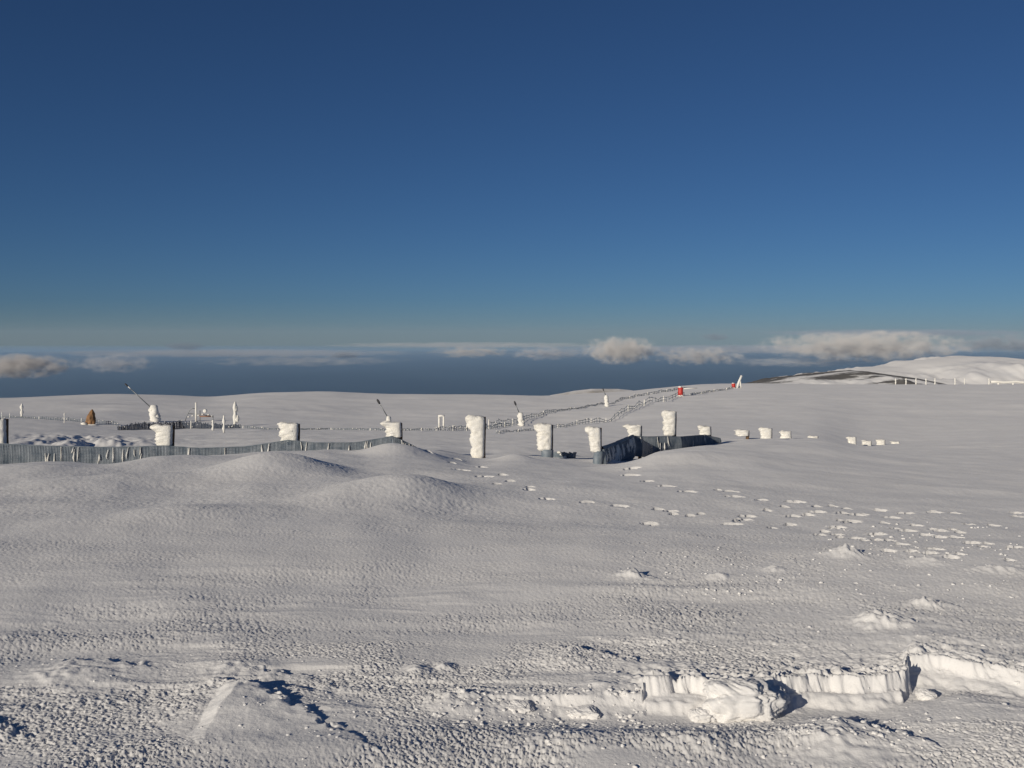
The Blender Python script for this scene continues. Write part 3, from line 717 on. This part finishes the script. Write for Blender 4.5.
# ------------------------------------------------------------------ hills, sea
def hill(name, prof, d, depth, label, mat, seed, amp):
    """prof: (px,row) skyline of the hill seen from the camera, built as a rounded ridge with real depth"""
    pp = np.array(prof, float)
    nx, ny = 260, 60
    u = np.linspace(pp[0, 0], pp[-1, 0], nx); w = np.linspace(-1, 1, ny)
    U, W = np.meshgrid(u, w)
    crest = ZC-(np.interp(U, pp[:, 0], pp[:, 1])-HR)/F*d
    x = (U-512)/F*d*(1+.0*W); y = d+W*depth
    z = crest - np.abs(W)**1.7*depth*.11 + amp*fbm(x/d*15, y/d*12, 5, seed, .52)*(1-np.exp(-(W/.25)**2)) 
    v = np.stack([x, y, z], -1).reshape(-1, 3)
    i = np.arange(ny-1)[:, None]*nx; j = np.arange(nx-1)[None, :]
    q = np.stack([i+j, i+j+1, i+nx+j+1, i+nx+j], -1).reshape(-1, 4)
    o = mesh_obj(name, v, q, mat); tag(o, label, 'hill', kind='structure'); return o

def rocky(name, lo, hi, scale, stretch, dark):
    m, nt, b, out = new_mat(name); co = coords(nt)
    mp = nt.nodes.new('ShaderNodeMapping'); mp.inputs['Scale'].default_value = stretch; nt.links.new(co, mp.inputs['Vector'])
    f = noise(nt, mp.outputs['Vector'], scale, 6, .62)
    nt.links.new(ramp(nt, f, [(lo, dark), (hi, (.79, .775, .765))]), b.inputs['Base Color'])
    b.inputs['Roughness'].default_value = .8; b.inputs['Diffuse Roughness'].default_value = .2; b.inputs['Specular IOR Level'].default_value = .2
    return m
R1 = rocky('heather_under_snow', .30, .52, .03, (1, .6, 1), (.26, .22, .17))
R2 = rocky('rock_bands', .46, .54, .022, (.3, .9, 4.5), (.13, .125, .12))
R3 = rocky('far_snow_slopes', .25, .40, .004, (.6, .8, 2), (.55, .56, .60))  # blue grey noise patches in the snow colour
hill('heather_hump', [(500, 412), (540, 399), (552, 395.5), (575, 391), (592, 389), (618, 389), (632, 390.5), (650, 394), (700, 402)], 560, 60, 'low hump with brown heather showing through the snow', R1, 4, 1.0)
hill('rock_ridge', [(690, 398), (725, 389), (745, 386), (775, 381), (800, 377), (840, 372.5), (862, 371), (885, 374), (915, 378), (945, 384), (980, 392)], 900, 160, 'snowy ridge streaked with bands of dark rock', R2, 7, 5.0)
hill('far_hill', [(780, 392), (830, 376), (850, 371), (880, 368), (900, 367), (915, 363.5), (930, 361), (950, 358.5), (972, 356.5), (1000, 357), (1024, 359.5), (1080, 364), (1160, 380), (1250, 400)], 1700, 420, 'highest snow covered hill with faint blue grey patches', R3, 12, 13.0)

def sea():
    m, nt, b, out = new_mat('sea_water'); co = coords(nt)
    nt.links.new(ramp(nt, noise(nt, co, .0002, 3), [(.3, (.06, .105, .18)), (.7, (.07, .12, .20))]), b.inputs['Base Color'])
    b.inputs['Roughness'].default_value = 1; b.inputs['Specular IOR Level'].default_value = 0.0
    n = 96; v = [(0, 0, -1200)]; f = []
    for r in (4000, 20000, 60000, 110000):
        for i in range(n): a = 2*math.pi*i/n; v.append((r*math.cos(a), r*math.sin(a), -1200))
    for i in range(n): f.append((0, 1+i, 1+(i+1) % n))
    for k in range(3):
        for i in range(n): a = 1+k*n; f.append((a+i, a+n+i, a+n+(i+1) % n, a+(i+1) % n))
    o = mesh_obj('sea', v, f, m); tag(o, 'calm blue sea far below the mountain', 'sea', kind='structure')
sea()

# ------------------------------------------------------------------ clouds: bodies of droplets far out over the sea
def cloud_material(name, dens, albedo, scale, thr, seed):
    m = bpy.data.materials.new(name); m.use_nodes = True; nt = m.node_tree; nt.nodes.clear()
    out = nt.nodes.new('ShaderNodeOutputMaterial'); vol = nt.nodes.new('ShaderNodeVolumePrincipled')
    vol.inputs['Color'].default_value = (*albedo, 1); vol.inputs['Anisotropy'].default_value = -.2
    tc = nt.nodes.new('ShaderNodeTexCoord')
    ln = nt.nodes.new('ShaderNodeVectorMath'); ln.operation = 'LENGTH'; nt.links.new(tc.outputs['Object'], ln.inputs[0])
    mp = nt.nodes.new('ShaderNodeMapping'); mp.inputs['Scale'].default_value = scale; mp.inputs['Location'].default_value = (seed*3.7, seed*1.3, seed)
    nt.links.new(tc.outputs['Object'], mp.inputs['Vector'])
    nz = noise(nt, mp.outputs['Vector'], 1.0, 6, .66)
    def math_(op, a, b):
        n = nt.nodes.new('ShaderNodeMath'); n.operation = op
        for k, q in enumerate((a, b)):
            if isinstance(q, (int, float)): n.inputs[k].default_value = q
            else: nt.links.new(q, n.inputs[k])
        return n.outputs[0]
    e = math_('SUBTRACT', 1.0, math_('POWER', ln.outputs['Value'], 1.6))
    t = math_('ADD', math_('MULTIPLY', e, .42), math_('MULTIPLY', math_('SUBTRACT', nz, thr), 1.7))
    t = math_('MAXIMUM', math_('MULTIPLY', t, 2.4), 0.0)
    t = math_('MULTIPLY', math_('MINIMUM', t, 1.0), math_('MINIMUM', math_('MAXIMUM', math_('MULTIPLY', e, 4.0), 0.0), 1.0))
    nt.links.new(math_('MULTIPLY', t, dens), vol.inputs['Density']); nt.links.new(vol.outputs[0], out.inputs['Volume'])
    return m
def cloud(px, row, w, h, d, dens, label, albedo=(.95, .93, .91), thr=.62, seed=1, lump=(5, 3, 2), name='cloud'):
    s = d/F
    mb = MB(); mb.blob((0, 0, 0), (1, 1, 1), 1, 0.0, 24, 14)
    o = mb.build(name, cloud_material('cloud_droplets', dens, albedo, lump, thr, seed))
    p = at(px, row, d); o.location = tuple(p); o.scale = (w/2*s, max(w*.25*s, h*s), h/2*s)
    tag(o, label, 'cloud', 'clouds low over the sea'); return o
CL = [  # the small dark clouds have their shade put into the droplet colour
 (18, 366, 120, 28, 13000, 5, 'grey brown heaped cloud low over the sea at the far left', (.85, .82, .80), .56, (4, 3, 1.6)),
 (112, 363, 100, 24, 14000, 2.2, 'faint ragged cloud right of the heaped left cloud', (.8, .82, .86), .60, (5, 3, 2)),
 (184, 346, 46, 10, 16000, .8, 'small dark lens shaped cloud hanging above the left bank', (.45, .52, .62), .50, (2, 2, 1.5)),
 (345, 355, 34, 9, 16000, 1.2, 'tiny dark cloud over the sea left of centre', (.45, .52, .62), .52, (3, 2, 1.5)),
 (470, 352, 100, 14, 15500, 2.5, 'small flat pale cloud between the tiny dark cloud and the puffy cloud', (.88, .86, .84), .60, (5, 3, 2)),
 (620, 350, 90, 32, 15000, 3.2, 'bright puffy cloud right of centre with a small peak', (.97, .94, .91), .58, (4, 3, 1.8)),
 (548, 353, 110, 18, 15500, 2.5, 'thin grey cloud left of the bright puffy cloud', (.80, .81, .84), .62, (5, 3, 2)),
 (700, 356, 120, 22, 15000, 3.5, 'broken grey cloud between the puffy and the long cloud', (.86, .85, .85), .61, (6, 3, 2)),
 (715, 337, 34, 9, 16000, .7, 'small dark cloud scrap above the broken grey cloud', (.45, .52, .62), .50, (2, 2, 1.5)),
 (865, 346, 240, 36, 14500, 4, 'longest pale cloud bank, lying above the rocky ridge', (.97, .94, .91), .57, (9, 3, 2)),
 (230, 353, 420, 9, 16200, 1.6, 'long faint streak of stratus on the horizon at left', (.62, .68, .76), .50, (9, 3, 1.5)),
 (300, 361, 260, 14, 15800, 1.0, 'ragged veil of cloud low over the sea left of centre', (.80, .82, .85), .60, (9, 3, 2)),
 (800, 362, 200, 12, 15200, 1.2, 'ragged veil of cloud low over the sea under the longest cloud bank', (.82, .83, .85), .60, (8, 3, 2)),
 (470, 345, 330, 7, 16600, .9, 'thin pale streak of stratus above the flat pale cloud', (.75, .78, .82), .50, (8, 3, 1.5)),
 (760, 349, 420, 10, 16800, 1.6, 'long dim streak of stratus behind the broken grey cloud', (.55, .62, .72), .50, (9, 3, 1.5)),
 (900, 333, 300, 9, 17000, 1.3, 'dim blue grey streak above the longest cloud bank', (.50, .58, .70), .50, (7, 3, 1.5)),
 (1000, 344, 150, 24, 16500, 2.5, 'dim grey cloud behind the highest hill at the right edge', (.6, .66, .74), .58, (5, 3, 2)),
]
for k, (px, row, w, h, d, tau, lab, alb, thr, lump) in enumerate(CL):
    cloud(px, row, w, h, d, tau/(w*.25*d/F), lab, alb, thr, k+1, lump)

def sea_haze():  # haze layer that lightens the sea and softens its horizon
    m = bpy.data.materials.new('sea_haze'); m.use_nodes = True; nt = m.node_tree; nt.nodes.clear()
    out = nt.nodes.new('ShaderNodeOutputMaterial'); v = nt.nodes.new('ShaderNodeVolumePrincipled')
    v.inputs['Color'].default_value = (.50, .73, .98, 1); v.inputs['Density'].default_value = 3.0e-5; v.inputs['Anisotropy'].default_value = 0
    nt.links.new(v.outputs[0], out.inputs['Volume'])
    mb = MB(); mb.box((0, 58000, -870), (190000, 100000, 640))
    o = mb.build('sea_haze', m, None, False); tag(o, 'blue haze lying over the sea below the clouds', 'mist', kind='stuff')
sea_haze()
def far_haze():  # haze box added to pale the sky just above the horizon
    m = bpy.data.materials['sea_haze'].copy(); m.name = 'far_haze'; v = [n for n in m.node_tree.nodes if n.type == 'PRINCIPLED_VOLUME'][0]
    v.inputs['Color'].default_value = (.72, .87, .95, 1); v.inputs['Density'].default_value = 6e-6
    mb = MB(); mb.box((0, 66000, 230), (190000, 84000, 1500))
    o = mb.build('far_haze', m, None, False); tag(o, 'thin pale haze in the air above the far horizon', 'mist', kind='stuff')
far_haze()

# ------------------------------------------------------------------ light, sky, camera
w = bpy.data.worlds.new('World'); scene.world = w; w.use_nodes = True
nt = w.node_tree; bg = nt.nodes['Background']
sky = nt.nodes.new('ShaderNodeTexSky'); sky.sky_type = 'NISHITA'; sky.sun_disc = False
# the sun stands behind the camera on the left
sun_dir = np.array([-math.sin(SUN_AZ)*math.cos(SUN_EL), -math.cos(SUN_AZ)*math.cos(SUN_EL), math.sin(SUN_EL)])
sky.sun_elevation = SUN_EL; sky.sun_rotation = math.atan2(sun_dir[0], sun_dir[1])
sky.altitude = 3000; sky.air_density = 1.0; sky.dust_density = 1.5; sky.ozone_density = 7.0
nt.links.new(sky.outputs['Color'], bg.inputs['Color']); bg.inputs['Strength'].default_value = .05
L = bpy.data.lights.new('sun', 'SUN'); L.energy = 4.3; L.angle = math.radians(.5); L.color = (1, .91, .76)
lo = bpy.data.objects.new('sun', L); COL.objects.link(lo)
from mathutils import Vector
lo.rotation_euler = Vector(tuple(-sun_dir)).to_track_quat('-Z', 'Y').to_euler()

cam = bpy.data.cameras.new('camera'); cam.sensor_width = 36; cam.lens = 36*F/1024; cam.clip_start = .1; cam.clip_end = 250000
cam.shift_y = -(HR-384)/1024 * -1
co = bpy.data.objects.new('camera', cam); COL.objects.link(co); co.location = (0, 0, ZC); co.rotation_euler = (math.pi/2, 0, 0)
scene.camera = co
vs = scene.view_settings; vs.view_transform = 'Standard'; vs.look = 'None'; vs.exposure = -.3; vs.gamma = 1; vs.use_curve_mapping = False
scene.cycles.max_bounces = 6; scene.cycles.volume_bounces = 2; scene.cycles.use_denoising = True
scene.cycles.volume_max_steps = 96
